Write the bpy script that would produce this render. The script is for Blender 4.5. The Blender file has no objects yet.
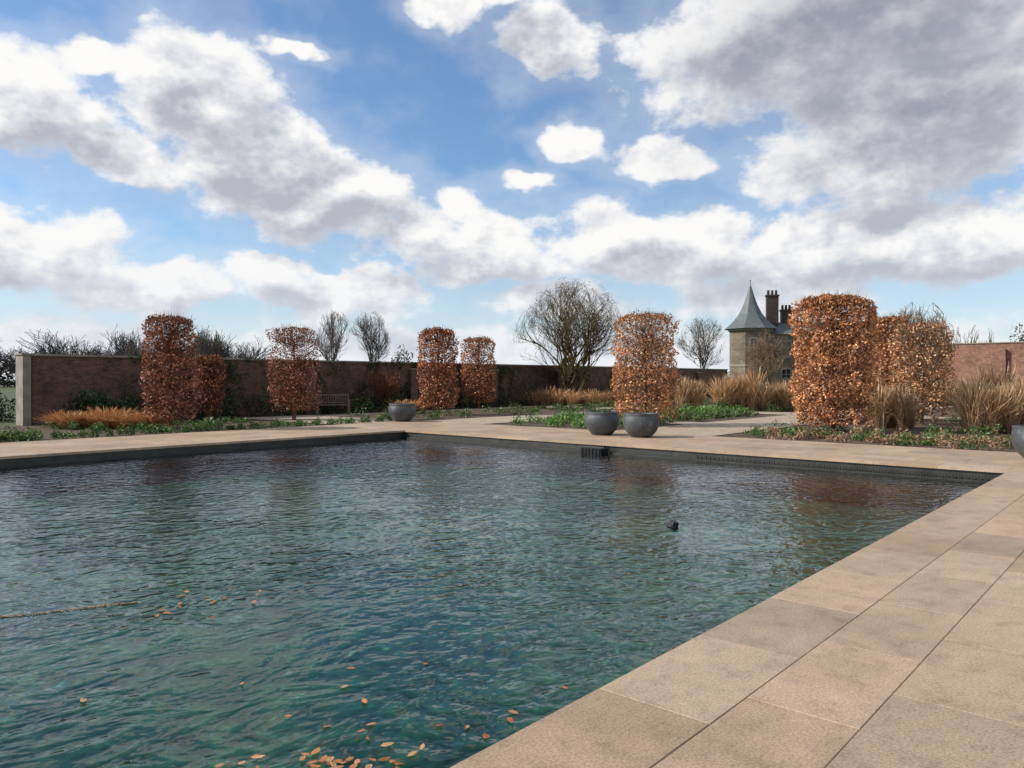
import bpy, math, random
import numpy as np
from mathutils import Vector, noise as mnoise
rng=np.random.default_rng(7); random.seed(7)
scene=bpy.context.scene
R=math.radians
GA=R(48.8)                     # garden grid direction
cu,su=math.cos(GA),math.sin(GA)
def W(u,v): return (u*cu-v*su, u*su+v*cu)

# ---------------------------------------------------------------- node helpers
def newmat(name):
    m=bpy.data.materials.new(name); m.use_nodes=True
    nt=m.node_tree; nt.nodes.clear()
    return m,nt
def N(nt,typ,ins=None,**kw):
    n=nt.nodes.new(typ)
    for k,v in kw.items(): setattr(n,k,v)
    if ins:
        for k,v in ins.items():
            s=n.inputs[k]
            if isinstance(v,bpy.types.NodeSocket): nt.links.new(v,s)
            else: s.default_value=v
    return n
def math_(nt,op,a,b=None,c=None,clamp=False):
    n=nt.nodes.new('ShaderNodeMath'); n.operation=op; n.use_clamp=clamp
    for i,v in enumerate((a,b,c)):
        if v is None: continue
        if isinstance(v,bpy.types.NodeSocket): nt.links.new(v,n.inputs[i])
        else: n.inputs[i].default_value=v
    return n.outputs[0]
def vmath(nt,op,a,b=None,c=None,scale=None):
    n=nt.nodes.new('ShaderNodeVectorMath'); n.operation=op
    for i,v in enumerate((a,b,c)):
        if v is None: continue
        if isinstance(v,bpy.types.NodeSocket): nt.links.new(v,n.inputs[i])
        else: n.inputs[i].default_value=v
    if scale is not None: n.inputs['Scale'].default_value=scale
    return n.outputs[1] if op in('LENGTH','DOT_PRODUCT','DISTANCE') else n.outputs[0]
def maprange(nt,val,a,b,c,d,smooth=True):
    n=N(nt,'ShaderNodeMapRange',{'Value':val,'From Min':a,'From Max':b,'To Min':c,'To Max':d})
    if smooth: n.interpolation_type='SMOOTHSTEP'
    return n.outputs[0]
def mix(nt,fac,a,b,blend='MIX'):
    n=nt.nodes.new('ShaderNodeMix'); n.data_type='RGBA'; n.blend_type=blend
    for s,v in ((n.inputs[0],fac),(n.inputs[6],a),(n.inputs[7],b)):
        if isinstance(v,bpy.types.NodeSocket): nt.links.new(v,s)
        else: s.default_value=v if not isinstance(v,tuple) else (v+(1,) if len(v)==3 else v)
    return n.outputs[2]
def out(nt,sh): 
    o=nt.nodes.new('ShaderNodeOutputMaterial'); nt.links.new(sh,o.inputs[0])
def ramp(nt,fac,stops):
    n=N(nt,'ShaderNodeValToRGB',{'Fac':fac}); cr=n.color_ramp
    while len(cr.elements)<len(stops): cr.elements.new(.5)
    for e,(p,c) in zip(cr.elements,stops): e.position=p; e.color=tuple(c)+(1,)
    return n.outputs[0]
def noise(nt,vec,scale,detail=4,rough=.55,dist=0,col=False):
    n=N(nt,'ShaderNodeTexNoise',{'Vector':vec,'Scale':scale,'Detail':detail,'Roughness':rough,'Distortion':dist})
    return n.outputs[1] if col else n.outputs[0]

# ---------------------------------------------------------------- materials
def mat_noise(name,c1,c2,scale,rough=.85,bump=.3,bscale=None,bdist=.01,c3=None):
    m,nt=newmat(name); tc=N(nt,'ShaderNodeTexCoord').outputs['Object']
    f=noise(nt,tc,scale,5,.65)
    st=[(.32,c1),(.68,c2)] if c3 is None else [(.3,c1),(.5,c2),(.7,c3)]
    col=ramp(nt,f,st)
    b=noise(nt,tc,bscale or scale*6,3,.6)
    bn=N(nt,'ShaderNodeBump',{'Strength':bump,'Distance':bdist,'Height':b}).outputs[0]
    p=N(nt,'ShaderNodeBsdfPrincipled',{'Base Color':col,'Roughness':rough,'Normal':bn})
    out(nt,p.outputs[0]); return m
def mat_flat(name,c1,c2,scale,rough=.85):
    m,nt=newmat(name); tc=N(nt,'ShaderNodeTexCoord').outputs['Object']
    d=N(nt,'ShaderNodeBsdfDiffuse',{'Color':ramp(nt,noise(nt,tc,scale,2,.5),[(.3,c1),(.7,c2)])}); out(nt,d.outputs[0]); return m
def mat_leaf(name,trans=.3):
    m,nt=newmat(name); a=N(nt,'ShaderNodeAttribute',attribute_name='tint')
    d=N(nt,'ShaderNodeBsdfDiffuse',{'Color':a.outputs['Color']})
    t=N(nt,'ShaderNodeBsdfTranslucent',{'Color':a.outputs['Color']})
    g=N(nt,'ShaderNodeBsdfGlossy',{'Color':(1,1,1,1),'Roughness':.45})
    mx=N(nt,'ShaderNodeMixShader',{0:trans}); nt.links.new(d.outputs[0],mx.inputs[1]); nt.links.new(t.outputs[0],mx.inputs[2])
    m2=N(nt,'ShaderNodeMixShader',{0:.025}); nt.links.new(mx.outputs[0],m2.inputs[1]); nt.links.new(g.outputs[0],m2.inputs[2])
    out(nt,m2.outputs[0]); return m
M_leaf=mat_leaf('leaf_foliage',.22)
M_bark=mat_noise('bark',(.07,.055,.04),(.17,.14,.10),9,bump=.6,bdist=.02)
M_twig=mat_flat('grey_twig',(.07,.06,.05),(.14,.12,.10),3)
M_twig_r=mat_flat('red_twig',(.10,.045,.03),(.22,.10,.06),5)
M_twig_o=mat_flat('olive_twig',(.06,.048,.026),(.125,.10,.05),3)
M_twig_b=mat_flat('brown_twig',(.11,.075,.05),(.21,.155,.10),3)

def mat_paving():
    m,nt=newmat('sandstone_paving'); tc=N(nt,'ShaderNodeTexCoord').outputs['Object']
    a=N(nt,'ShaderNodeAttribute',attribute_name='tint').outputs['Color']
    big=noise(nt,tc,.9,4,.6); fine=noise(nt,tc,70,4,.75); mid=noise(nt,tc,5,7,.74)
    c=mix(nt,1,a,ramp(nt,big,[(.3,(.80,.78,.76)),(.7,(1.1,1.08,1.05))]),'MULTIPLY')
    c=mix(nt,1,c,ramp(nt,mid,[(.28,(.68,.66,.64)),(.48,(1,1,1)),(.72,(1.16,1.14,1.10))]),'MULTIPLY')
    c=mix(nt,1,c,ramp(nt,fine,[(.3,(.58,.56,.54)),(.52,(1.0,1.0,1.0)),(.75,(1.35,1.33,1.3))]),'MULTIPLY')
    spots=N(nt,'ShaderNodeTexVoronoi',{'Vector':tc,'Scale':4.0}).outputs['Distance']
    c=mix(nt,maprange(nt,spots,.02,.06,.5,0),c,(.12,.10,.07))
    bn=N(nt,'ShaderNodeBump',{'Strength':.6,'Distance':.004,'Height':fine}).outputs[0]
    r=maprange(nt,mid,.3,.7,.6,.85)
    p=N(nt,'ShaderNodeBsdfPrincipled',{'Base Color':c,'Roughness':r,'Normal':bn,'Specular IOR Level':.3})
    out(nt,p.outputs[0]); return m
M_pave=mat_paving()
M_mortar=mat_noise('mortar',(.15,.12,.09),(.24,.195,.15),12)
M_gravel=mat_noise('path_gravel',(.28,.22,.155),(.43,.35,.255),3,bump=.4,bscale=60)
M_poolwall=mat_noise('dark_pool_lining',(.012,.013,.012),(.035,.035,.03),4,rough=.5)
M_slate=mat_noise('slate',(.07,.085,.085),(.13,.15,.145),4,rough=.6)
M_stone_cop=mat_noise('coping_stone',(.17,.145,.11),(.30,.26,.21),2.5)
M_soil=mat_noise('soil',(.035,.022,.014),(.085,.055,.035),4,bump=.8,bscale=30,bdist=.03)

def mat_bottom():
    m,nt=newmat('pool_floor_algae'); tc=N(nt,'ShaderNodeTexCoord').outputs['Object']
    f=noise(nt,tc,.42,3,.55); g=noise(nt,tc,2.2,8,.72); st=noise(nt,tc,13,3,.6)
    c=ramp(nt,f,[(.32,(.13,.24,.20)),(.5,(.23,.39,.26)),(.66,(.36,.49,.27))])
    c=mix(nt,1,c,ramp(nt,g,[(.3,(.5,.55,.6)),(.5,(.95,1.,.95)),(.68,(1.4,1.35,1.2))]),'MULTIPLY')
    c=mix(nt,1,c,ramp(nt,st,[(.35,(.7,.7,.7)),(.65,(1.25,1.25,1.25))]),'MULTIPLY')
    out(nt,N(nt,'ShaderNodeBsdfDiffuse',{'Color':c}).outputs[0]); return m
M_bottom=mat_bottom()

def mat_ground():
    m,nt=newmat('ground_soil_and_grass'); tc=N(nt,'ShaderNodeTexCoord').outputs['Object']
    f=noise(nt,tc,1.2,8,.7)
    soil=ramp(nt,f,[(.3,(.04,.026,.016)),(.5,(.085,.055,.034)),(.72,(.15,.10,.06))])
    grass=ramp(nt,f,[(.3,(.03,.055,.015)),(.7,(.09,.12,.04))])
    sx=N(nt,'ShaderNodeSeparateXYZ',{0:tc})
    far=maprange(nt,vmath(nt,'LENGTH',tc),55,75,0,1)
    k=math_(nt,'MAXIMUM',far,maprange(nt,sx.outputs[1],30.5,31,0,1))
    k=math_(nt,'MAXIMUM',k,maprange(nt,sx.outputs[0],3,2,0,.8))
    c=mix(nt,k,soil,grass)
    bn=N(nt,'ShaderNodeBump',{'Strength':.8,'Distance':.05,'Height':noise(nt,tc,14,5,.7)}).outputs[0]
    out(nt,N(nt,'ShaderNodeBsdfPrincipled',{'Base Color':c,'Roughness':.95,'Normal':bn}).outputs[0]); return m
M_ground=mat_ground()

def mat_brick(name,c1,c2,mort,bw=.225,rh=.075,ms=.008,stain=.5):
    m,nt=newmat(name); tc=N(nt,'ShaderNodeTexCoord').outputs['Object']
    s=N(nt,'ShaderNodeSeparateXYZ',{0:tc})
    uv=N(nt,'ShaderNodeCombineXYZ',{0:math_(nt,'ADD',s.outputs[0],s.outputs[1]),1:s.outputs[2]}).outputs[0]
    b=N(nt,'ShaderNodeTexBrick',{'Vector':uv,'Color1':c1+(1,),'Color2':c2+(1,),'Mortar':mort+(1,),'Scale':1.0,'Mortar Size':ms,'Bias':0.0,'Brick Width':bw,'Row Height':rh})
    big=noise(nt,tc,.7,6,.7)
    c=mix(nt,1,b.outputs[0],ramp(nt,big,[(.3,(1-stain,)*3),(.52,(1,1,1)),(.75,(1.25,1.2,1.15))]),'MULTIPLY')
    c=mix(nt,1,c,ramp(nt,noise(nt,tc,5,4,.7),[(.3,(.6,.6,.64)),(.7,(1.25,1.25,1.2))]),'MULTIPLY')
    bn=N(nt,'ShaderNodeBump',{'Strength':.5,'Distance':.01,'Height':b.outputs[1]}); bn.invert=True
    out(nt,N(nt,'ShaderNodeBsdfPrincipled',{'Base Color':c,'Roughness':.9,'Normal':bn.outputs[0]}).outputs[0]); return m
M_brick=mat_brick('old_brick',(.17,.08,.055),(.09,.047,.035),(.13,.10,.08))
M_brick_l=mat_brick('orange_brick',(.33,.155,.095),(.24,.10,.065),(.28,.22,.17))
M_stone=mat_brick('house_stone',(.22,.18,.13),(.14,.115,.085),(.17,.145,.11),.5,.25,.012)

def simple(name,col,rough=.6,metal=0):
    m,nt=newmat(name); tc=N(nt,'ShaderNodeTexCoord').outputs['Object']
    f=noise(nt,tc,8,4,.6)
    c=mix(nt,1,col,ramp(nt,f,[(.3,(.8,.8,.8)),(.7,(1.15,1.15,1.15))]),'MULTIPLY')
    out(nt,N(nt,'ShaderNodeBsdfPrincipled',{'Base Color':c,'Roughness':rough,'Metallic':metal}).outputs[0]); return m
M_glass=simple('window_glass',(.02,.025,.03),.08)
M_wood=simple('bench_wood',(.14,.10,.07),.7)
M_black=simple('black_plastic',(.01,.01,.01),.35)

def mat_pot():
    m,nt=newmat('dark_stone_pot'); tc=N(nt,'ShaderNodeTexCoord').outputs['Object']
    f=noise(nt,tc,5,8,.75,.6)
    c=ramp(nt,f,[(.3,(.03,.034,.038)),(.55,(.07,.077,.083)),(.72,(.18,.18,.175))])
    w=N(nt,'ShaderNodeTexWave',{'Vector':tc,'Scale':9.0,'Distortion':1.5},bands_direction='Z').outputs['Fac']
    h=math_(nt,'ADD',math_(nt,'MULTIPLY',w,.5),noise(nt,tc,40,3))
    bn=N(nt,'ShaderNodeBump',{'Strength':.5,'Distance':.01,'Height':h}).outputs[0]
    out(nt,N(nt,'ShaderNodeBsdfPrincipled',{'Base Color':c,'Roughness':.5,'Normal':bn}).outputs[0]); return m
M_pot=mat_pot()

def mat_water():
    m,nt=newmat('pool_water'); tc=N(nt,'ShaderNodeTexCoord').outputs['Object']
    mp=N(nt,'ShaderNodeMapping',{'Vector':tc,'Rotation':(0,0,R(40)),'Scale':(1.0,1.35,1)}).outputs[0]
    wv=vmath(nt,'ADD',mp,vmath(nt,'SCALE',noise(nt,mp,1.3,1,.5,col=True),scale=.4))
    a=noise(nt,wv,5.2,1.5,.45); b=noise(nt,wv,11.5,1,.5)
    h=math_(nt,'ADD',math_(nt,'MULTIPLY',a,1.0),math_(nt,'MULTIPLY',b,.30))
    g=noise(nt,tc,.35,2,.5)
    h=math_(nt,'MULTIPLY',h,maprange(nt,g,.35,.65,.45,1.1))
    bn=N(nt,'ShaderNodeBump',{'Strength':1.0,'Distance':.034,'Height':h}).outputs[0]
    fr=N(nt,'ShaderNodeFresnel',{'IOR':1.36,'Normal':bn}).outputs[0]
    gl=N(nt,'ShaderNodeBsdfGlossy',{'Color':(.95,.97,1,1),'Roughness':.02,'Normal':bn})
    tint=ramp(nt,a,[(.36,(.24,.50,.48)),(.5,(.42,.72,.63)),(.64,(.62,.92,.80))])
    tr=N(nt,'ShaderNodeBsdfTransparent',{'Color':tint})
    mx=N(nt,'ShaderNodeMixShader',{0:fr}); nt.links.new(tr.outputs[0],mx.inputs[1]); nt.links.new(gl.outputs[0],mx.inputs[2])
    out(nt,mx.outputs[0]); return m
M_water=mat_water()

# ---------------------------------------------------------------- mesh builders
class MB:
    def __init__(s): s.v=[];s.f=[];s.m=[];s.c=[]
    def _add(s,vs,fs,mat=0,col=(1,1,1)):
        o=len(s.v); s.v+=vs; s.c+=[col]*len(vs)
        for f in fs: s.f.append([i+o for i in f]); s.m.append(mat)
    def box(s,x0,x1,y0,y1,z0,z1,mat=0,col=(1,1,1),ch=0):
        if ch<=0:
            vs=[(x0,y0,z0),(x1,y0,z0),(x1,y1,z0),(x0,y1,z0),(x0,y0,z1),(x1,y0,z1),(x1,y1,z1),(x0,y1,z1)]
            s._add(vs,[(3,2,1,0),(4,5,6,7),(0,1,5,4),(1,2,6,5),(2,3,7,6),(3,0,4,7)],mat,col)
        else:
            c=ch; zz=z1-c
            vs=[(x0,y0,z0),(x1,y0,z0),(x1,y1,z0),(x0,y1,z0),(x0,y0,zz),(x1,y0,zz),(x1,y1,zz),(x0,y1,zz),
                (x0+c,y0+c,z1),(x1-c,y0+c,z1),(x1-c,y1-c,z1),(x0+c,y1-c,z1)]
            s._add(vs,[(3,2,1,0),(0,1,5,4),(1,2,6,5),(2,3,7,6),(3,0,4,7),(4,5,9,8),(5,6,10,9),(6,7,11,10),(7,4,8,11),(8,9,10,11)],mat,col)
    def quad(s,p,mat=0,col=(1,1,1)): s._add(list(p),[tuple(range(len(p)))],mat,col)
    def lathe(s,prof,cx=0,cy=0,n=24,mat=0,rot=0):
        vs=[];fs=[]
        for r,z in prof:
            for i in range(n):
                a=2*math.pi*i/n+rot; vs.append((cx+r*math.cos(a),cy+r*math.sin(a),z))
        for k in range(len(prof)-1):
            for i in range(n):
                j=(i+1)%n; fs.append((k*n+i,k*n+j,(k+1)*n+j,(k+1)*n+i))
        s._add(vs,fs,mat)
    def tube(s,pts,rad,n=5,mat=0):
        vs=[];fs=[]; K=len(pts)
        for k in range(K):
            p=Vector(pts[k]); d=(Vector(pts[min(k+1,K-1)])-Vector(pts[max(k-1,0)]))
            if d.length<1e-6: d=Vector((0,0,1))
            d.normalize(); a=d.orthogonal().normalized() if abs(d.z)<.99 else Vector((1,0,0)); b=d.cross(a).normalized(); a=b.cross(d)
            for i in range(n):
                t=2*math.pi*i/n; q=p+(a*math.cos(t)+b*math.sin(t))*rad[k]; vs.append(tuple(q))
        for k in range(K-1):
            for i in range(n):
                j=(i+1)%n; fs.append((k*n+i,k*n+j,(k+1)*n+j,(k+1)*n+i))
        s._add(vs,fs,mat)
    def obj(s,name,mats,loc=(0,0,0),rz=0,smooth=False,parent=None,tint=False):
        me=bpy.data.meshes.new(name); me.from_pydata(s.v,[],s.f)
        for m in mats: me.materials.append(m)
        me.polygons.foreach_set('material_index',s.m)
        if smooth: me.polygons.foreach_set('use_smooth',[True]*len(s.f))
        if tint:
            at=me.attributes.new('tint','FLOAT_COLOR','POINT'); 
            at.data.foreach_set('color',np.hstack([np.array(s.c,dtype=float),np.ones((len(s.v),1))]).ravel())
        me.update(); ob=bpy.data.objects.new(name,me); scene.collection.objects.link(ob)
        ob.location=loc; ob.rotation_euler.z=rz
        if parent: ob.parent=parent
        return ob
def empty(name,loc=(0,0,0),rz=0):
    e=bpy.data.objects.new(name,None); scene.collection.objects.link(e); e.location=loc; e.rotation_euler.z=rz
    e.empty_display_size=.3; return e
def np_mesh(name,V,F,cols,mat,loc=(0,0,0),parent=None):
    me=bpy.data.meshes.new(name); me.from_pydata(V.tolist() if hasattr(V,'tolist') else V,[],F)
    me.materials.append(mat)
    at=me.attributes.new('tint','FLOAT_COLOR','POINT'); at.data.foreach_set('color',np.hstack([cols,np.ones((len(cols),1))]).ravel())
    me.update(); ob=bpy.data.objects.new(name,me); scene.collection.objects.link(ob); ob.location=loc
    if parent: ob.parent=parent
    return ob
def leaf_geo(C,S,cols,aspect=.6,flat=0):
    n=len(C)
    a=rng.normal(size=(n,3)); a[:,2]*=(1-flat); a/=np.linalg.norm(a,axis=1)[:,None]
    b=rng.normal(size=(n,3)); b[:,2]*=(1-flat); b-=a*(a*b).sum(1)[:,None]; b/=np.linalg.norm(b,axis=1)[:,None]
    S=S[:,None]; V=np.stack([C-a*S,C-b*S*aspect+a*S*.1,C+a*S,C+b*S*aspect+a*S*.1],1).reshape(-1,3)
    F=(np.arange(n)[:,None]*4+np.arange(4)).tolist()
    return V,F,np.repeat(cols,4,axis=0)
def pal(n,colors,jit=.25):
    c=np.array(colors)[rng.integers(0,len(colors),n)]
    return c*(1+rng.uniform(-jit,jit,(n,1)))
def pn(C,s,off=0.):
    return np.array([mnoise.noise(Vector((x*s+off,y*s+off,z*s))) for x,y,z in C.tolist()])

# ---------------------------------------------------------------- world / sky
AZ=-94; EL=33
world=bpy.data.worlds.new("World"); scene.world=world; world.use_nodes=True
try: world.cycles.sampling_method='NONE'
except Exception as ex: print(ex)
nt=world.node_tree; nt.nodes.clear()
clouds=[ # azimuth, elevation, radius az, radius el (degrees)
(-23,19.2,5.6,5.2),(-19,15.2,6.8,4.6),(-13.5,12.8,7.0,3.9),(-7.5,10.8,5.2,2.3),
(-32.5,16.8,6.4,3.4),(-28,14.6,5,1.9),(-29,20.6,2.6,1.3),
(-33.5,8.2,8.5,3.4),(-25,6.4,7,2.4),(-17.5,7.6,3.4,1.4),(-12,5.8,7,2.0),
(-4.2,12.4,2.8,2.2),(0,9.4,7,3.0),(8,10.2,5.5,3.0),(13.6,9.6,6,3.2),(.7,14.5,2.4,1.0),
(25,23.4,16,6.8),(28.5,17.0,12,6),(17,21.8,9.5,4.6),(23.0,13.8,6.4,2.6),(26,33,18,7),
(3.0,23.6,5,2.8),(11.0,15.7,3.8,1.6),(4.6,17.0,2.8,1.6),(-2,26.5,6,2),
(27,9.2,12,3.6),(19,6.2,8,2.6),(4,5.5,7,2),
(-21,27,4.4,1.2),(-16.2,22.3,3,.8),(-33,24.6,4.2,1.1)]
D_=N(nt,'ShaderNodeTexCoord').outputs['Generated']
s=N(nt,'ShaderNodeSeparateXYZ',{0:D_})
az=math_(nt,'MULTIPLY',math_(nt,'ARCTAN2',s.outputs[0],s.outputs[1]),180/math.pi)
el=math_(nt,'MULTIPLY',math_(nt,'ARCSINE',s.outputs[2]),180/math.pi)
AE=N(nt,'ShaderNodeCombineXYZ',{0:az,1:el}).outputs[0]
Ds=vmath(nt,'MULTIPLY',D_,(1,1,1.5))
wn=noise(nt,Ds,9,3,.6,col=True)
AEw=vmath(nt,'ADD',AE,vmath(nt,'MULTIPLY',vmath(nt,'SUBTRACT',wn,(.5,.5,.5)),(5.8,4.6,0)))
def blobs(vec,sel):
    cur=None
    for (a,e,ra,re) in clouds:
        if not sel(ra): continue
        q=vmath(nt,'MULTIPLY_ADD',vec,(1/ra,1/re,0),(-a/ra,-e/re,0))
        L=vmath(nt,'LENGTH',q)
        cur=L if cur is None else math_(nt,'SMOOTH_MIN',cur,L,.3)
    return cur
cur=blobs(AEw,lambda r:True)
absa=math_(nt,'ABSOLUTE',az)
outv=math_(nt,'MAXIMUM',maprange(nt,absa,37,46,0,1),maprange(nt,el,28,36,0,1))
gen=maprange(nt,noise(nt,Ds,2.2,2,.5),.40,.60,1.6,.3,False)
gen=math_(nt,'ADD',gen,math_(nt,'MULTIPLY',math_(nt,'SUBTRACT',1,outv),3))
hz=maprange(nt,el,1,8,.35,1.6,False)
base=math_(nt,'SMOOTH_MIN',math_(nt,'MINIMUM',cur,gen),hz,.3)
fb=noise(nt,Ds,12,7,.60)
d0=math_(nt,'ADD',math_(nt,'SUBTRACT',1.03,base),math_(nt,'MULTIPLY',math_(nt,'SUBTRACT',fb,.5),1.6))
# density one step toward the sun (up and to the left): decides lit tops and grey undersides
cur2=math_(nt,'MINIMUM',blobs(vmath(nt,'ADD',AEw,(-1.6,2.6,0)),lambda r:r>3.1),2.0)
fb2=noise(nt,vmath(nt,'ADD',Ds,(-.012,0,.028)),12,4,.6)
d1=math_(nt,'ADD',math_(nt,'SUBTRACT',1.0,cur2),math_(nt,'MULTIPLY',math_(nt,'SUBTRACT',fb2,.5),.7))
alpha=maprange(nt,d0,-.04,.36,0,1)
alpha=math_(nt,'MAXIMUM',alpha,maprange(nt,d0,-.7,.15,0,.26))
lit=maprange(nt,d1,-.2,.85,1,.10)
lit=math_(nt,'ADD',lit,math_(nt,'MULTIPLY',math_(nt,'SUBTRACT',fb,fb2),2.2),clamp=True)
ccol=ramp(nt,lit,[(0,(4.6,4.85,5.5)),(.3,(6.0,6.2,6.8)),(.6,(7.8,7.9,8.2)),(.95,(9.8,9.7,9.6))])
bank=math_(nt,'MULTIPLY',maprange(nt,az,6,20,0,1),maprange(nt,el,11,19,0,1))
bank=math_(nt,'MULTIPLY',bank,maprange(nt,d0,.2,1.0,.3,1))
ccol=mix(nt,math_(nt,'MULTIPLY',bank,.9),ccol,mix(nt,1,ccol,(.60,.62,.66),'MULTIPLY'))
ccol=mix(nt,maprange(nt,d0,0,.5,.5,0),ccol,(8.4,8.5,8.8))
sky=N(nt,'ShaderNodeTexSky',sky_type='NISHITA'); sky.sun_disc=False
sky.sun_elevation=R(EL); sky.sun_rotation=R(AZ%360); sky.air_density=1.0; sky.dust_density=.6; sky.ozone_density=2.0
skyc=mix(nt,1,sky.outputs[0],(1.10,1.38,1.58),'MULTIPLY')
c=mix(nt,alpha,skyc,ccol)
c=mix(nt,maprange(nt,el,0,11,.5,.03),c,(7.2,7.8,8.6))
bg=N(nt,'ShaderNodeBackground',{'Color':c,'Strength':.1})
wo=nt.nodes.new('ShaderNodeOutputWorld'); nt.links.new(bg.outputs[0],wo.inputs[0])

sl=bpy.data.lights.new('sun','SUN'); sl.energy=5.0; sl.angle=R(.5); sl.color=(1,.94,.86)
so=bpy.data.objects.new('sun',sl); scene.collection.objects.link(so)
S=Vector((math.sin(R(AZ))*math.cos(R(EL)),math.cos(R(AZ))*math.cos(R(EL)),math.sin(R(EL))))
so.rotation_euler=S.to_track_quat('Z','Y').to_euler(); so.location=(-20,0,30)

# ---------------------------------------------------------------- camera
cam=bpy.data.cameras.new('camera'); co=bpy.data.objects.new('camera',cam); scene.collection.objects.link(co)
co.location=(0,0,1.6); co.rotation_euler=(R(90-.37),0,0); cam.lens=26.9; cam.sensor_width=36; cam.clip_end=3000; cam.clip_start=.05
scene.camera=co
scene.view_settings.view_transform='Standard'; scene.view_settings.look='None'; scene.view_settings.exposure=0

# ---------------------------------------------------------------- ground with pool hole
PU0,PU1,PV0,PV1=-12,15.8,2.265,18.3
b=MB(); B=1500; z=-.03; e=.05
xs=[-B,PU0-e,PU1+e,B]; ys=[-B,PV0-e,PV1+e,B]
for i in range(3):
    for j in range(3):
        if i==1 and j==1: continue
        b.quad([(xs[i],ys[j],z),(xs[i+1],ys[j],z),(xs[i+1],ys[j+1],z),(xs[i],ys[j+1],z)])
b.obj('ground',[M_ground],rz=GA)

b=MB(); e=.05
x0,x1,y0,y1=PU0-e,PU1+e,PV0-e,PV1+e
b.quad([(x0,y0,-.9),(x1,y0,-.9),(x1,y1,-.9),(x0,y1,-.9)],1)
for (p,q) in (((x0,y0),(x1,y0)),((x1,y0),(x1,y1)),((x1,y1),(x0,y1)),((x0,y1),(x0,y0))):
    b.quad([(p[0],p[1],-.9),(q[0],q[1],-.9),(q[0],q[1],-.031),(p[0],p[1],-.031)])
b.box(x1-.16,x1-.001,y0+.3,y1-.3,-.26,-.205)
for i in range(55):
    v=y0+.4+i*.104
    b.box(x1-.09,x1-.05,v,v+.02,-.204,-.14)
b.obj('pool_basin',[M_poolwall,M_bottom],rz=GA)
b=MB(); b.quad([(x0,y0,-.23),(x1-.002,y0,-.23),(x1-.002,y1,-.23),(x0,y1,-.23)]); b.obj('water',[M_water],rz=GA)

# paving: individual slabs
b=MB()
def slabcol():
    k=random.uniform(.85,1.08); h=random.uniform(-.014,.014)
    return (.412*k+h,.312*k,.222*k-h*.6)
def slabs_u(u0,u1,vlist,L=1.1,off=0):
    for r_ in range(len(vlist)-1):
        va,vb=vlist[r_],vlist[r_+1]; u=u0-L+[.0,.62,.28,.85,.45][r_%5]+off
        while u<u1:
            a=max(u,u0); c_=min(u+L,u1)
            if c_-a>.05: b.box(a+.0015,c_-.0015,va+.0015,vb-.0015,-.055,random.uniform(-.001,.001),0,slabcol(),.003)
            u+=L
def slabs_v(v0,v1,ulist,L=1.1):
    for r_ in range(len(ulist)-1):
        ua,ub=ulist[r_],ulist[r_+1]; v=v0-L+[.3,.82,.05,.6][r_%4]
        while v<v1:
            a=max(v,v0); c_=min(v+L,v1)
            if c_-a>.05: b.box(ua+.0015,ub-.0015,a+.0015,c_-.0015,-.055,random.uniform(-.001,.001),0,slabcol(),.003)
            v+=L
vr=[2.265,1.64,1.1]; 
while vr[-1]>-9: vr.append(vr[-1]-.55 if len(vr)%3 else vr[-1]-.62)
slabs_u(-6,15.8,[x for x in vr[::-1]],off=.02)
slabs_v(-9,22.3,[15.8,16.45,17.0,17.6,18.2,18.75,19.3,19.8])
slabs_u(-12,15.8,[18.3,18.95,19.5,20.1,20.7,21.3,21.85,22.3])
b.obj('paving',[M_pave],rz=GA,tint=True)
b=MB()
b.box(-6,15.8,-9,2.25,-.028,-.005); b.box(15.81,19.79,-9,22.29,-.028,-.005); b.box(-12,15.8,18.31,22.29,-.028,-.005)
b.obj('paving_mortar_bed',[M_mortar],rz=GA)
b=MB(); z=-.012
def pr(u0,u1,v0,v1,z): b.quad([(u0,v0,z),(u1,v0,z),(u1,v1,z),(u0,v1,z)])
pr(19.8,58,10,13.3,z); pr(19.8,58,18.8,22.0,z+.004); pr(34,36.5,-20,28.5,z+.008); pr(19.8,58,27.6,29.2,z); pr(24.5,26,13.3,18.8,z+.004)
pr(16.2,19.6,22.3,29.2,z+.008)
b.obj('path',[M_gravel],rz=GA)

# ---------------------------------------------------------------- walls
b=MB()
def wallseg(u0,u1,v0,v1,h,cap=.06):
    b.box(u0,u1,v0,v1,-.05,h,0)
    b.box(u0-cap,u1+cap,v0-cap,v1+cap,h,h+.07,1,ch=.02)
wallseg(9.15,64,30.5,30.95,2.42)
u=14
while u<62: b.box(u,u+.45,30.28,30.498,-.05,2.1,0); b.box(u-.03,u+.48,30.24,30.498,2.1,2.16,1); u+=6.3
b.box(8.82,9.08,30.35,31.1,-.05,2.44,1); b.box(8.78,9.085,30.3,31.16,2.44,2.50,1)
b.obj('brick_garden_wall',[M_brick,M_stone_cop],rz=GA)
b=MB()
wallseg(60,60.5,-40,22.6,4.0)
v=-38
while v<20: b.box(59.7,59.998,v,v+.5,-.05,3.6,0); v+=5.2
b.obj('brick_garden_wall',[M_brick_l,M_stone_cop],rz=GA)

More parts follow.
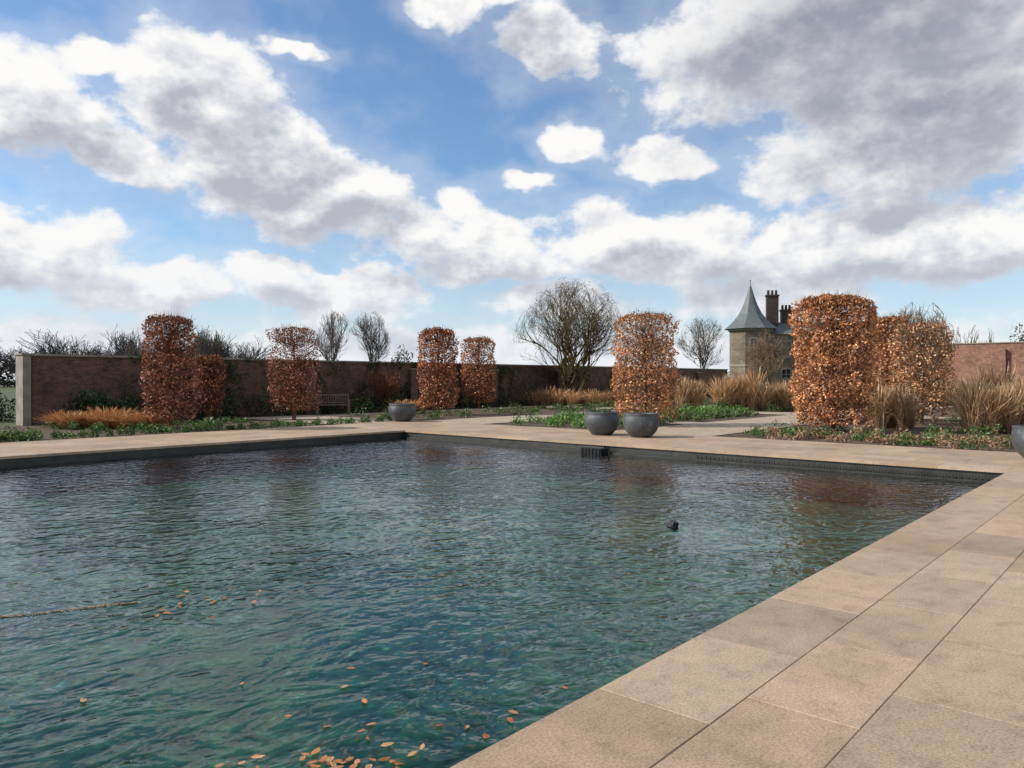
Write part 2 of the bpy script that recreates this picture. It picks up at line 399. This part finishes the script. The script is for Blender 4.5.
# ---------------------------------------------------------------- house
H=empty('stone_lodge_house',(24.9,80,0),R(-8))
b=MB(); n=8; r=2.15
b.lathe([(r,-.1),(r,6.9)],n=n,rot=R(22.5)); b.lathe([(r+.06,2.9),(r+.06,3.1)],n=n,rot=R(22.5),mat=1); b.lathe([(r+.14,6.6),(r+.2,6.95),(0,6.95)],n=n,rot=R(22.5),mat=1)
b.box(1.6,13.5,-1.0,6.0,-.1,6.2,0)
b.box(6.2,10.5,-2.0,-1.003,-.1,5.4,0)
b.obj('walls',[M_stone,M_stone_cop],parent=H)
b=MB()
b.lathe([(2.75,6.8),(2.4,7.1),(1.75,7.7),(1.2,8.4),(.75,9.3),(.36,10.4),(.1,11.3),(.03,11.4)],n=8,rot=R(22.5))
b.lathe([(.03,11.35),(.03,11.8),(.09,11.9),(.0,12.0)],n=6)
def gable_u(x0,x1,y0,y1,z0,zr):
    ym=(y0+y1)/2
    b._add([(x0,y0,z0),(x1,y0,z0),(x1,y1,z0),(x0,y1,z0),(x0,ym,zr),(x1,ym,zr)],[(0,1,5,4),(2,3,4,5),(0,4,3),(1,2,5),(0,3,2,1)])
def gable_v(x0,x1,y0,y1,z0,zr):
    xm=(x0+x1)/2
    b._add([(x0,y0,z0),(x1,y0,z0),(x1,y1,z0),(x0,y1,z0),(xm,y0,zr),(xm,y1,zr)],[(0,1,4),(2,3,5),(1,2,5,4),(3,0,4,5),(0,3,2,1)])
gable_u(1.4,13.8,-1.25,6.25,6.203,7.7); gable_v(6.0,10.7,-2.2,2.0,5.403,7.2)
b.obj('roof',[M_slate],parent=H)
b=MB()
def chim(x,y,w,dd,top,np_):
    b.box(x-w/2,x+w/2,y-dd/2,y+dd/2,6.0,top-.55,0); b.box(x-w/2-.08,x+w/2+.08,y-dd/2-.08,y+dd/2+.08,top-.55,top-.38,0)
    for i in range(np_):
        px=x-w/2+w*(i+.5)/np_; b.lathe([(.15,top-.38),(.12,top+.1),(.15,top+.12),(.09,top+.12)],px,y,8,0)
chim(2.5,1.6,1.2,.7,10.9,3); chim(4.1,2.5,1.1,.8,9.4,3); chim(12.7,2.5,.9,.8,9.6,2)
b.obj('chimneys',[mat_brick('chimney_brick',(.075,.045,.038),(.045,.033,.03),(.08,.065,.055))],parent=H)
b=MB()
def win(x,z,w,h,y):
    b.box(x-w/2,x+w/2,y-.02,y-.003,z,z+h,0)
    b.box(x-w/2-.12,x-w/2,y-.08,y-.003,z,z+h,1); b.box(x+w/2,x+w/2+.12,y-.08,y-.003,z,z+h,1)
    b.box(x-w/2-.14,x+w/2+.14,y-.12,y-.003,z-.14,z,1); b.box(x-w/2-.14,x+w/2+.14,y-.1,y-.003,z+h,z+h+.16,1)
    b.box(x-.04,x+.04,y-.05,y-.021,z,z+h,1); b.box(x-w/2,x+w/2,y-.045,y-.021,z+h*.6,z+h*.6+.06,1)
yy=-2.15*math.cos(R(22.5))
for z in (1.2,4.2): win(0,z,.6,1.5,yy)
for x in (3.4,5.0,11.8):
    for z in (1.2,4.0): win(x,z,.8,1.4,-1.0)
for z in (1.2,3.5): win(8.35,z,1.4,1.4,-2.0)
b.obj('windows',[M_glass,M_stone_cop],parent=H)

# ---------------------------------------------------------------- pots
def pot(x,y,plants=False,s=1):
    E=empty('stone_bowl_planter',(x,y,0),random.uniform(0,6))
    b=MB(); b.lathe([(0,0.002),(.26,.002),(.30,.03),(.42,.16),(.49,.32),(.505,.45),(.485,.56),(.47,.60),(.485,.63),(.48,.66),(.44,.665),(.42,.63),(.42,.55)],n=40)
    b.obj('bowl',[M_pot],smooth=True,parent=E); b=MB(); b.lathe([(.43,.56),(.2,.6),(0,.61)],n=24); b.obj('soil',[M_soil],smooth=True,parent=E)
    if plants:
        n=260; t=rng.uniform(0,2*np.pi,n); rr=np.sqrt(rng.random(n))*.38
        C=np.stack([rr*np.cos(t),rr*np.sin(t),.6+rng.random(n)*.16],1)
        V,F,cc=leaf_geo(C,rng.uniform(.03,.06,n),pal(n,[(.05,.11,.03),(.09,.16,.05),(.10,.07,.04)]),.4)
        np_mesh('plants',V,F,cc,M_leaf,parent=E)
    E.scale=(s,s,s); return E
pot(2.58,21.95,True); pot(3.56,21.1); pot(-4.15,28.9,s=1.02); pot(10.48,15.15)

# ---------------------------------------------------------------- beech columns
COP=[(.56,.24,.095),(.45,.18,.07),(.27,.10,.045),(.68,.38,.19),(.52,.28,.14)]
RED=[(.33,.12,.07),(.25,.09,.055),(.42,.19,.10),(.15,.055,.04)]
def beech(x,y,w,top,n,cols,z0=.35,sparse=False,leaf=.045,twmat=None,topfade=0.):
    E=empty('beech_column_tree',(x,y,0)); Rr=w/2; sd=random.uniform(0,50)
    b=MB(); b.tube([(0,0,-.05),(.02,0,.5),(0,.02,1.5),(.01,0,top*.9)],[.085,.07,.055,.015],8)
    nt_=190 if sparse else 110
    for i in range(nt_):
        zz=random.uniform(z0,top*.88); a=random.uniform(0,6.283); l=Rr*random.uniform(.85,1.03)
        up=random.uniform(.25,.7); ztip=min(zz+l*up,top-.03)
        p0=Vector((0,0,zz)); p1=Vector((math.cos(a)*l*.5,math.sin(a)*l*.5,zz+(ztip-zz)*.35)); p2=Vector((math.cos(a+.1)*l,math.sin(a+.1)*l,ztip))
        b.tube([p0,p1,p2],[.016,.010,.004],3)
        for k in range(6 if sparse else 3):
            t=random.uniform(.3,.95); q=p0.lerp(p1,t*2) if t<.5 else p1.lerp(p2,(t-.5)*2)
            d=Vector((random.gauss(0,1),random.gauss(0,1),random.uniform(.2,1.4))).normalized()*random.uniform(.15,.4)
            qe=q+d
            hr=math.hypot(qe.x,qe.y)
            if hr>Rr*1.08: qe.x*=Rr*1.08/hr; qe.y*=Rr*1.08/hr
            hr=min(math.hypot(qe.x,qe.y)/Rr,1)
            qe.z=min(qe.z,top+.08-.3*hr**4+random.uniform(-.08,.1)); b.tube([q,qe],[.006,.003],3)
    for i in range(90):
        a=random.uniform(0,6.283); rr=Rr*math.sqrt(random.random())*.9
        b.tube([(rr*.8*math.cos(a),rr*.8*math.sin(a),top-.6),(rr*math.cos(a),rr*math.sin(a),top+.10-.22*(rr/Rr)**3+random.uniform(-.12,.14))],[.008,.003],3)
    b.obj('trunk_and_twigs',[twmat or M_bark],parent=E)
    t=rng.uniform(0,2*np.pi,n); zz=z0+(top-z0)*rng.random(n)**.92
    U=np.stack([np.cos(t)*Rr,np.sin(t)*Rr,zz],1)
    l1=pn(U,1.6,sd); l2=pn(U,4.5,sd+9)
    lump=1+.24*l1+.17*l2
    prof=1-.10*np.clip((z0+.5-zz)/.5,0,1)-.42*np.clip((zz-(top-.45))/.45,0,1)**2.6
    q=rng.random(n); depth=np.where(q<.68,rng.exponential(.08,n),rng.uniform(0,.9,n))
    rr=Rr*lump*prof*np.clip(1-depth,0,1)+rng.normal(0,.025,n)
    k=rng.random(n)<.09; fr_=np.sqrt(rng.random(k.sum())); rr[k]=Rr*.85*fr_; zz[k]=top-.16*fr_**3-np.abs(rng.normal(0,.07,k.sum()))
    zz=zz+.12*l1*np.clip((zz-top+1)/1,0,1)
    C=np.stack([rr*np.cos(t),rr*np.sin(t),zz],1)
    c1=pn(C,3.0,sd+20); c2_=pn(C,7.5,sd+33); cl=c1+.7*c2_
    keep=(cl>(-.12 if sparse else -.28))|(rng.random(n)<(.35 if sparse else .42))
    if topfade>0: keep&=(rng.random(n)>topfade*np.clip((zz-top*.5)/(top*.5),0,1))
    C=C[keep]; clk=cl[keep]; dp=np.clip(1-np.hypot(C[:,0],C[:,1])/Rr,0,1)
    cc=pal(len(C),cols,.35)*(1+.9*np.clip(clk,-.75,.9))[:,None]*(1-.65*dp)[:,None]  # inner leaves tinted darker: shade of the core put into leaf colour
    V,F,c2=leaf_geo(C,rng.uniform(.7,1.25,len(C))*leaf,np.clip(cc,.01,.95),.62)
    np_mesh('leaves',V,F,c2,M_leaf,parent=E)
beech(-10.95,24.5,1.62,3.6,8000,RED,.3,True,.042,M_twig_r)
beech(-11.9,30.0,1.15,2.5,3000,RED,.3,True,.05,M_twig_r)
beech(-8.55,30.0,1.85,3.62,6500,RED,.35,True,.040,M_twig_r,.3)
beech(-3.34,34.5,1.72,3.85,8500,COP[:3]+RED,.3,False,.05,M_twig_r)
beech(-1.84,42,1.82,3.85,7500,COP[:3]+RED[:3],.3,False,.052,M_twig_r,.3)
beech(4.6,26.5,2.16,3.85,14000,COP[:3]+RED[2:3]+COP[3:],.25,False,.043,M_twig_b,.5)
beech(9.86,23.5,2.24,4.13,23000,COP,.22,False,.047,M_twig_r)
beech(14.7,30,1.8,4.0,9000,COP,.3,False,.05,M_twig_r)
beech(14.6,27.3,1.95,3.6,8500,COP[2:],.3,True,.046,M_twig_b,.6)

# ---------------------------------------------------------------- bare trees
def grow(p,d,L,r,lev,mx,outl,spread,up,nch):
    k=4; pts=[p.copy()]; rad=[r]
    q=p.copy(); dd=d.copy()
    for i in range(k):
        dd=(dd+Vector((random.gauss(0,.15),random.gauss(0,.15),random.gauss(0,.1)+up*.12))).normalized()
        q=q+dd*(L/k); pts.append(q.copy()); rad.append(r*(1-.5*(i+1)/k))
    outl.append((pts,rad,lev))
    if lev>=mx: return
    for c in range(nch[lev]):
        t=random.uniform(.3,1.0) if c else 1.0
        i=min(int(t*k),k-1); f=t*k-i; o=pts[i].lerp(pts[i+1],min(f,1))
        ax=Vector((random.gauss(0,1),random.gauss(0,1),random.gauss(0,1))); ax=(ax-dd*ax.dot(dd)).normalized()
        an=random.uniform(.5,1)*spread
        nd=(dd*math.cos(an)+ax*math.sin(an)).normalized()
        if nd.z<-.1: nd.z*=-.5; nd.normalize()
        grow(o,nd,L*random.uniform(.6,.85),r*.5*(1.25-.4*t),lev+1,mx,outl,spread,up,nch)
def baretree(x,y,h,w,mat,trunk=.25,r0=.04,mx=4,spread=.75,up=.6,nch=(6,5,4,4,3),stems=1,name='bare_tree',minr=.012,dome=0.,llo=.8):
    o=[]; 
    for s_ in range(stems):
        a=s_*6.283/stems+random.random(); tilt=0 if stems==1 else random.uniform(.2,.6)
        grow(Vector((0,0,0)),Vector((math.cos(a)*math.sin(tilt),math.sin(a)*math.sin(tilt),math.cos(tilt))),trunk,r0,0,mx,o,spread,up,nch)
    P=np.array([tuple(p) for pts,_,_ in o for p in pts])
    hz=np.percentile(P[:,2],98 if dome else 99.8); cx=np.percentile(np.abs(P[:,:2]),97 if dome else 98.5)
    sz=h/hz; sx=(w/2)/cx
    b=MB()
    for pts,rad,lev in o:
        Q=[]; lim=random.uniform(llo,1.08)
        for p in pts:
            X,Y,Z=p.x*sx,p.y*sx,p.z*sz
            if dome:   # keep stray tips inside a domed crown
                cz=h*dome; e_=math.sqrt((X/(w/2))**2+(Y/(w/2))**2+(max(Z-cz,0)/(h-cz))**2)
                if e_>lim: k_=lim/e_; X*=k_; Y*=k_; Z=cz+(Z-cz)*k_ if Z>cz else Z
            Q.append((X,Y,Z-.05))
        b.tube(Q,[max(q*h,minr) for q in rad],6 if rad[0]*h>.06 else 3)
    return b.obj(name,[mat],loc=(x,y,0))
random.seed(11)
baretree(3.75,48.3,7.7,7.2,M_twig_o,.30,.020,5,.62,.55,(4,4,4,3,3),5,minr=.008,dome=.42,llo=.9)
random.seed(3)
baretree(-21.2,91,9.8,4.8,M_twig,.3,.016,4,.65,.7,(8,6,4,4),1,minr=.014,dome=.5,llo=.9)
baretree(-17.6,92,9.9,5.8,M_twig,.3,.016,4,.65,.7,(8,6,4,4),1,minr=.014,dome=.5,llo=.9)
baretree(-24.0,60,5.7,3.0,M_twig,.3,.018,4,.75,.6,(8,6,5,4),1,minr=.012,dome=.5)
baretree(-30.5,62,4.9,3.6,M_twig,.3,.016,4,.8,.5,(8,6,5,3),1,minr=.012,dome=.5)
baretree(24.6,100,9.8,7.2,M_twig,.3,.016,4,.7,.6,(8,6,5,4),1,minr=.015,dome=.5,llo=.9)
baretree(15.1,45,4.5,3.0,M_twig_b,.3,.014,4,.7,.6,(9,6,5,3),1,minr=.009,dome=.5)
baretree(17.2,32.5,4.9,2.9,M_twig_b,.3,.012,4,.75,.6,(10,7,6,3),1,minr=.009,dome=.5)
baretree(6.9,42,4.8,3.6,M_twig,.3,.014,4,.75,.6,(9,6,5,3),1,minr=.009,dome=.5)
baretree(36.5,62,6.0,2.4,M_twig_o,.5,.012,3,.4,1.0,(6,4,3),1,minr=.014)
baretree(38.9,62,5.6,2.0,M_twig_o,.5,.012,3,.4,1.0,(6,4,3),1,minr=.014)
baretree(-6.35,38,2.1,1.9,M_twig_r,.8,.012,3,.45,.9,(5,4,3),9,name='dogwood_shrub',minr=.007)
def woods(name,items,mat):
    b=MB()
    for (x,y,h,w) in items:
        o=[]; grow(Vector((0,0,0)),Vector((0,0,1)),.3,.02,0,3,o,.8,.6,(8,7,6,3))
        P=np.array([tuple(p) for pts,_,_ in o for p in pts]); hz=P[:,2].max(); cx=np.percentile(np.abs(P[:,:2]),99)
        for pts,rad,_ in o: b.tube([(x+p.x*w/2/cx,y+p.y*w/2/cx,p.z*h/hz) for p in pts],[max(q*h,.035) for q in rad],3)
    b.obj(name,[mat])
random.seed(5)
it=[]
for i in range(46):
    a=R(-46+i*.6); dd=random.uniform(140,180); it.append((math.tan(a)*dd,dd,random.uniform(7.5,12.0),random.uniform(8,14)))
for i in range(10):
    a=R(26+i*2.2); dd=random.uniform(170,200); it.append((math.tan(a)*dd,dd,random.uniform(8,11),random.uniform(7,12)))
woods('distant_woods',it,mat_flat('distant_bark',(.05,.047,.05),(.09,.08,.08),.3))
def mass(name,items,cols,leaf,aspect=.6,flat=0):
    Cs=[];Ss=[];cc=[]
    for (x,y,r,h,n) in items:
        dv=rng.normal(size=(n,3)); dv/=np.linalg.norm(dv,axis=1)[:,None]; dv[:,2]=np.abs(dv[:,2])
        ph=rng.uniform(0,6.28,3)
        lump=1+.18*np.sin(dv[:,0]*5+ph[0])*np.sin(dv[:,1]*5+ph[1])+.12*np.sin(dv[:,2]*9+ph[2])
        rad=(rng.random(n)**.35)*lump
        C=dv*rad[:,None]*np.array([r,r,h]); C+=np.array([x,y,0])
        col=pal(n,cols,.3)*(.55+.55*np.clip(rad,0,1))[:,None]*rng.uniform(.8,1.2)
        Cs.append(C);Ss.append(rng.uniform(.7,1.3,n)*leaf);cc.append(col)
    C=np.vstack(Cs); V,F,c2=leaf_geo(C,np.concatenate(Ss),np.vstack(cc),aspect,flat)
    return np_mesh(name,V,F,c2,M_leaf)
GRN=[(.06,.12,.03),(.10,.18,.04),(.04,.08,.02),(.13,.20,.06)]
DGR=[(.02,.045,.015),(.035,.065,.02),(.05,.08,.03)]
it=[(math.tan(R(-50+i*1.3))*160,rng.uniform(150,165),5,rng.uniform(3.5,6.5),420) for i in range(30)]
it+=[(math.tan(R(14+i*1.3))*190,rng.uniform(185,200),6,rng.uniform(3.5,6),420) for i in range(22)]
mass('distant_hedgerow',it,[(.05,.05,.045),(.06,.055,.05),(.045,.05,.035)],.4)
mass('distant_bush',[(-12.9,90,1.6,4.9,1500),(-14.0,91,1.3,4.4,900)],[(.05,.06,.03),(.08,.08,.04)],.14)
mass('yew_tree',[(45.5,66,2.4,6.6,3500),(43.8,66,1.4,4.8,1500)],DGR,.11)
mass('evergreen_hedge',[(-19.8-i*.9,29.2+.25*i,.9,1.3+.2*math.sin(i*2),1200) for i in range(6)],DGR,.05)

# ---------------------------------------------------------------- shrubs & low planting
def inr(u0,u1,v0,v1): return W(rng.uniform(u0,u1),rng.uniform(v0,v1))
it=[]
for i in range(46):
    u=4+i*.34+rng.uniform(-.1,.1); 
    x,y=W(u,22.75+rng.uniform(-.15,.3)); it.append((x,y,rng.uniform(.12,.26),rng.uniform(.14,.30),90))
for i in range(14):
    x,y=W(rng.uniform(3,7),rng.uniform(22.7,24)); it.append((x,y,rng.uniform(.2,.4),rng.uniform(.2,.34),160))
for i in range(60):
    x,y=inr(9,16,23.5,29.5); it.append((x,y,rng.uniform(.12,.3),rng.uniform(.1,.3),70))
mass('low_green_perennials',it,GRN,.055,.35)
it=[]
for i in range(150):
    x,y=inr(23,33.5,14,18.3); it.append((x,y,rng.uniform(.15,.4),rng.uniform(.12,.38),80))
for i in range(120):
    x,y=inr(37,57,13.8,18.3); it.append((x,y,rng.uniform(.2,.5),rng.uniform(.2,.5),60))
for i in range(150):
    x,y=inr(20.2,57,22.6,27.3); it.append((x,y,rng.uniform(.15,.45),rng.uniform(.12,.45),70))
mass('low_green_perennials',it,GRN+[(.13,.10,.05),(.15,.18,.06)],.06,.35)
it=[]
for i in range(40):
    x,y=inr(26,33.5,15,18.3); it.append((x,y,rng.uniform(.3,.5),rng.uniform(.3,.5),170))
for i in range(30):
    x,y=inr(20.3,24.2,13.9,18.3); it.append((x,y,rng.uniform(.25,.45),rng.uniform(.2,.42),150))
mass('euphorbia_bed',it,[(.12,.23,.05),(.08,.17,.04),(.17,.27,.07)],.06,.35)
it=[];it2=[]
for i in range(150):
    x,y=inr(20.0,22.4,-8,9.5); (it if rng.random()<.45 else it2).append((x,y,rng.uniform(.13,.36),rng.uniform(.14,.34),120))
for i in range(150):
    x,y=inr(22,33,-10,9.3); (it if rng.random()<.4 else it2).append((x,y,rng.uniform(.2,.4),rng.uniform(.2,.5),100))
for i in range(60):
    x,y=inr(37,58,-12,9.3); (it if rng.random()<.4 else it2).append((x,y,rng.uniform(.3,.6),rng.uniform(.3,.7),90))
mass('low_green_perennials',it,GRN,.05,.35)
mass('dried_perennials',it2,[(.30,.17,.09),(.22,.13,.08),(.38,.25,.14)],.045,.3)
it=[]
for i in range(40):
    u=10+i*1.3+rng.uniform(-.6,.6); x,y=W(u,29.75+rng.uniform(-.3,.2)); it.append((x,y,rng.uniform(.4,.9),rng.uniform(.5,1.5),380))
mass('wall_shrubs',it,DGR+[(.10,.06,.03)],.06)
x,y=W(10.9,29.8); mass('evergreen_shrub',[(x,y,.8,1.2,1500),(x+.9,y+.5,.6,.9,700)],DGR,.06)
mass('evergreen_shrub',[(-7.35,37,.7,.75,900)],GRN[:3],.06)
mass('evergreen_shrub',[(10.1,37,.5,.6,500)],GRN[:3],.06)
def climber(u,w,h,n,cols):
    C=np.stack([rng.normal(0,w/2.5,n),-np.abs(rng.normal(0,.08,n))-.03,np.clip(h*rng.random(n)**.8,0.02,2.5)],1)
    k=pn(C,1.3,u)+.6*pn(C,3.5,u+3)>-.08; C=C[k]
    x,y=W(u,30.5); Rm=np.array([[cu,su,0],[-su,cu,0],[0,0,1]]); C=C@Rm
    V,F,c2=leaf_geo(C,rng.uniform(.03,.06,len(C)),pal(len(C),cols,.3),.6); np_mesh('wall_climber',V,F,c2,M_leaf,loc=(x,y,0))
climber(15.0,3.4,2.6,11000,DGR+[(.10,.09,.05)]); climber(26,4,2.5,7000,DGR+[(.10,.05,.03)]); climber(20.3,2.2,2.5,4500,[(.12,.07,.04)]+DGR)
climber(33,4,2.4,5000,DGR); climber(40,4,2.4,5000,DGR+[(.14,.08,.04)]); climber(52,6,2.2,5000,[(.14,.09,.05)]+DGR)

def grass(name,items,cols,width=.005):
    V=[];F=[];cc=[]; o=0
    for (x,y,r,h,n) in items:
        h*=rng.uniform(.78,1.12)
        a=rng.uniform(0,6.283,n); rr=np.sqrt(rng.random(n))*r*.45; bx=x+rr*np.cos(a); by=y+rr*np.sin(a)
        a2=a+rng.normal(0,.8,n); lean=np.abs(rng.normal(.3,.38,n))*r*1.5; hh=h*np.clip(rng.normal(.78,.2,n),.25,1.15)
        wd=width*rng.uniform(.6,1.3,n); wa=rng.uniform(0,6.283,n); wx=np.cos(wa)*wd; wy=np.sin(wa)*wd
        mx_=bx+np.cos(a2)*lean*.3; my=by+np.sin(a2)*lean*.3; tx=bx+np.cos(a2)*lean; ty=by+np.sin(a2)*lean; z0=np.zeros(n)
        pl=rng.choice([1.,1.,3.0],n); px_=wx*pl; py_=wy*pl
        P=np.stack([np.stack([bx-wx,by-wy,z0-.03],1),np.stack([bx+wx,by+wy,z0-.03],1),
            np.stack([mx_+wx,my+wy,hh*.6],1),np.stack([mx_-wx,my-wy,hh*.6],1),
            np.stack([tx*.8+mx_*.2+px_,ty*.8+my*.2+py_,hh*.88],1),np.stack([tx*.8+mx_*.2-px_,ty*.8+my*.2-py_,hh*.88],1),np.stack([tx,ty,hh],1)],1).reshape(-1,3)
        for i in range(n):
            k=o+i*7; F.append((k,k+1,k+2,k+3)); F.append((k+3,k+2,k+4,k+5)); F.append((k+5,k+4,k+6))
        o+=n*7
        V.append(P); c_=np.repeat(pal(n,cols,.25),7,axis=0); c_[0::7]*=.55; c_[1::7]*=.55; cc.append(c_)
    return np_mesh(name,np.vstack(V),F,np.vstack(cc),M_leaf)
STR=[(.52,.34,.18),(.42,.26,.135),(.60,.43,.26),(.30,.18,.10)]
ORG=[(.55,.27,.10),(.45,.20,.07),(.62,.37,.17),(.34,.16,.07)]
def strip(x0,x1,y,dy,r,h,k,n):
    return [(x0+(x1-x0)*(i+.5)/k+rng.uniform(-.1,.1),y+rng.uniform(-dy,dy),r*rng.uniform(.8,1.2),h*rng.uniform(.85,1.08),n) for i in range(k)]
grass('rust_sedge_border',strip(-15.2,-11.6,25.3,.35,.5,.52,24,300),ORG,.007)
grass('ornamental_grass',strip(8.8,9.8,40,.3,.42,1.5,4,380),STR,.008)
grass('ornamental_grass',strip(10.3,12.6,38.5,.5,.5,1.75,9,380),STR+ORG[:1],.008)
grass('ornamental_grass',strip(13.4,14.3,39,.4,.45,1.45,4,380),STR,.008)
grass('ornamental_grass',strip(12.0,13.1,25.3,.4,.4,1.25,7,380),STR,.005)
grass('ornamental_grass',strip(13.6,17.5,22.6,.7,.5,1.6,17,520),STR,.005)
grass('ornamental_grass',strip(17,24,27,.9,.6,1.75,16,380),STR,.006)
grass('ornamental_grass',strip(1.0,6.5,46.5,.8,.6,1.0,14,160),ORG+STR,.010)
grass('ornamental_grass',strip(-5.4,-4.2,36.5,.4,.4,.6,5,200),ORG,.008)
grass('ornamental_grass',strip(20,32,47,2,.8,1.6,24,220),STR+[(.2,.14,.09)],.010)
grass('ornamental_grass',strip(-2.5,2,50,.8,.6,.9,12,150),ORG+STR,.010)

# ---------------------------------------------------------------- bench
E=empty('garden_bench',(-8.1,34.6,0),R(20)); b=MB()
for x in (-.7,.7):
    b.box(x-.04,x+.04,-.25,-.18,0,.62); b.box(x-.04,x+.04,.2,.27,0,.92); b.box(x-.045,x+.045,-.28,.2,.621,.66)
b.obj('legs_and_arms',[M_wood],parent=E); b=MB()
for i in range(5): b.box(-.655,.655,-.24+i*.09,-.17+i*.09,.42,.45)
b.obj('seat',[M_wood],parent=E); b=MB()
b.box(-.655,.655,.205,.245,.85,.92); b.box(-.655,.655,.205,.245,.5,.55)
for i in range(12): b.box(-.62+i*.108,-.58+i*.108,.21,.24,.551,.849)
b.obj('backrest',[M_wood],parent=E)

# ---------------------------------------------------------------- pool float, inlet, leaves
E=empty('floating_pool_sensor',(1.99,9.47,-.23),R(30)); b=MB()
b.box(-.045,.045,-.04,.04,-.03,.075,ch=.012); b.obj('body',[M_black],parent=E); E.rotation_euler=(R(12),R(18),R(30))
b=MB(); b.lathe([(.0,-.02),(.07,-.02),(.075,.0),(.07,.012),(.0,.012)],n=16); b.obj('float_ring',[M_black],parent=E,smooth=True)
E=empty('pool_skimmer_inlet',(*W(15.55,10.9),0),GA); b=MB()
b.box(-.18,.2,-.3,.3,-.26,-.08,ch=.02); 
for i in range(6): b.box(-.2,-.181,-.27+i*.1,-.21+i*.1,-.22,-.1)
b.obj('housing',[M_black],parent=E)
b=MB(); b.tube([(-.1,-.5,-.3),(-.12,-.5,-.05),(-.3,-.5,-.02)],[.03,.03,.03],8); b.obj('spout',[M_black],parent=E)

def leafset(name,pts,z0,z1,cols,smin=.02,smax=.04):
    P=np.array([(x,y,rng.uniform(z0,z1)) for x,y in pts if (-x*su+y*cu)>PV0+.06])
    n=len(P); t=rng.uniform(0,6.28,n); S_=rng.uniform(smin,smax,n); V=[];F=[]
    for i in range(n):
        k=[(1,0),(.45,.42),(-.3,.48),(-.95,.1),(-.4,-.45),(.4,-.40)]; o=len(V)
        for (a,c_) in k:
            V.append((P[i,0]+S_[i]*(a*math.cos(t[i])-c_*math.sin(t[i])),P[i,1]+S_[i]*(a*math.sin(t[i])+c_*math.cos(t[i])),P[i,2]+rng.uniform(-.002,.006)))
        F.append(tuple(range(o,o+6)))
    np_mesh(name,np.array(V),F,np.repeat(pal(n,cols,.25),6,axis=0),M_leaf)
pts=[]
def cl(cx,cy,sx,sy,n,ang=0):
    for i in range(n):
        a=rng.normal(0,sx); c_=rng.normal(0,sy); pts.append((cx+a*math.cos(ang)-c_*math.sin(ang),cy+a*math.sin(ang)+c_*math.cos(ang)))
cl(-.85,3.60,.28,.06,34); cl(-.75,3.95,.3,.2,12); cl(-2.6,6.1,.22,.3,18); cl(-2.43,4.3,.03,.03,2); cl(1.1,7.14,.02,.02,1); cl(.37,4.53,.03,.03,1); cl(-.3,4.0,.2,.12,5); cl(-.9,4.9,.3,.3,4)
leafset('floating_leaves',pts,-.226,-.220,[(.5,.21,.09),(.38,.15,.06),(.55,.30,.15)])
pts=[]; cl(-.9,3.85,.45,.25,90); cl(-1.3,3.9,.6,.3,30); cl(-.9,4.8,.6,.6,24); cl(-2.6,6.2,.4,.4,20); cl(-2,5,1,.8,14)
leafset('submerged_leaves',pts,-.40,-.25,[(.95,.42,.16),(.8,.34,.14),(.85,.52,.28)])
n=900; a=rng.uniform(-1.1,.45,n); c_=rng.normal(0,.012,n)*(1+.6*np.sin(a*9)); 
C=np.stack([-3.5+a,6.05+a*.42+c_+.02*np.sin(a*6),np.full(n,-.226)+rng.uniform(0,.004,n)],1)
V,F,c2=leaf_geo(C,rng.uniform(.004,.014,n),pal(n,[(.35,.22,.12),(.25,.14,.08),(.45,.33,.2)]),.6,.9)
np_mesh('floating_debris',V,F,c2,M_leaf)
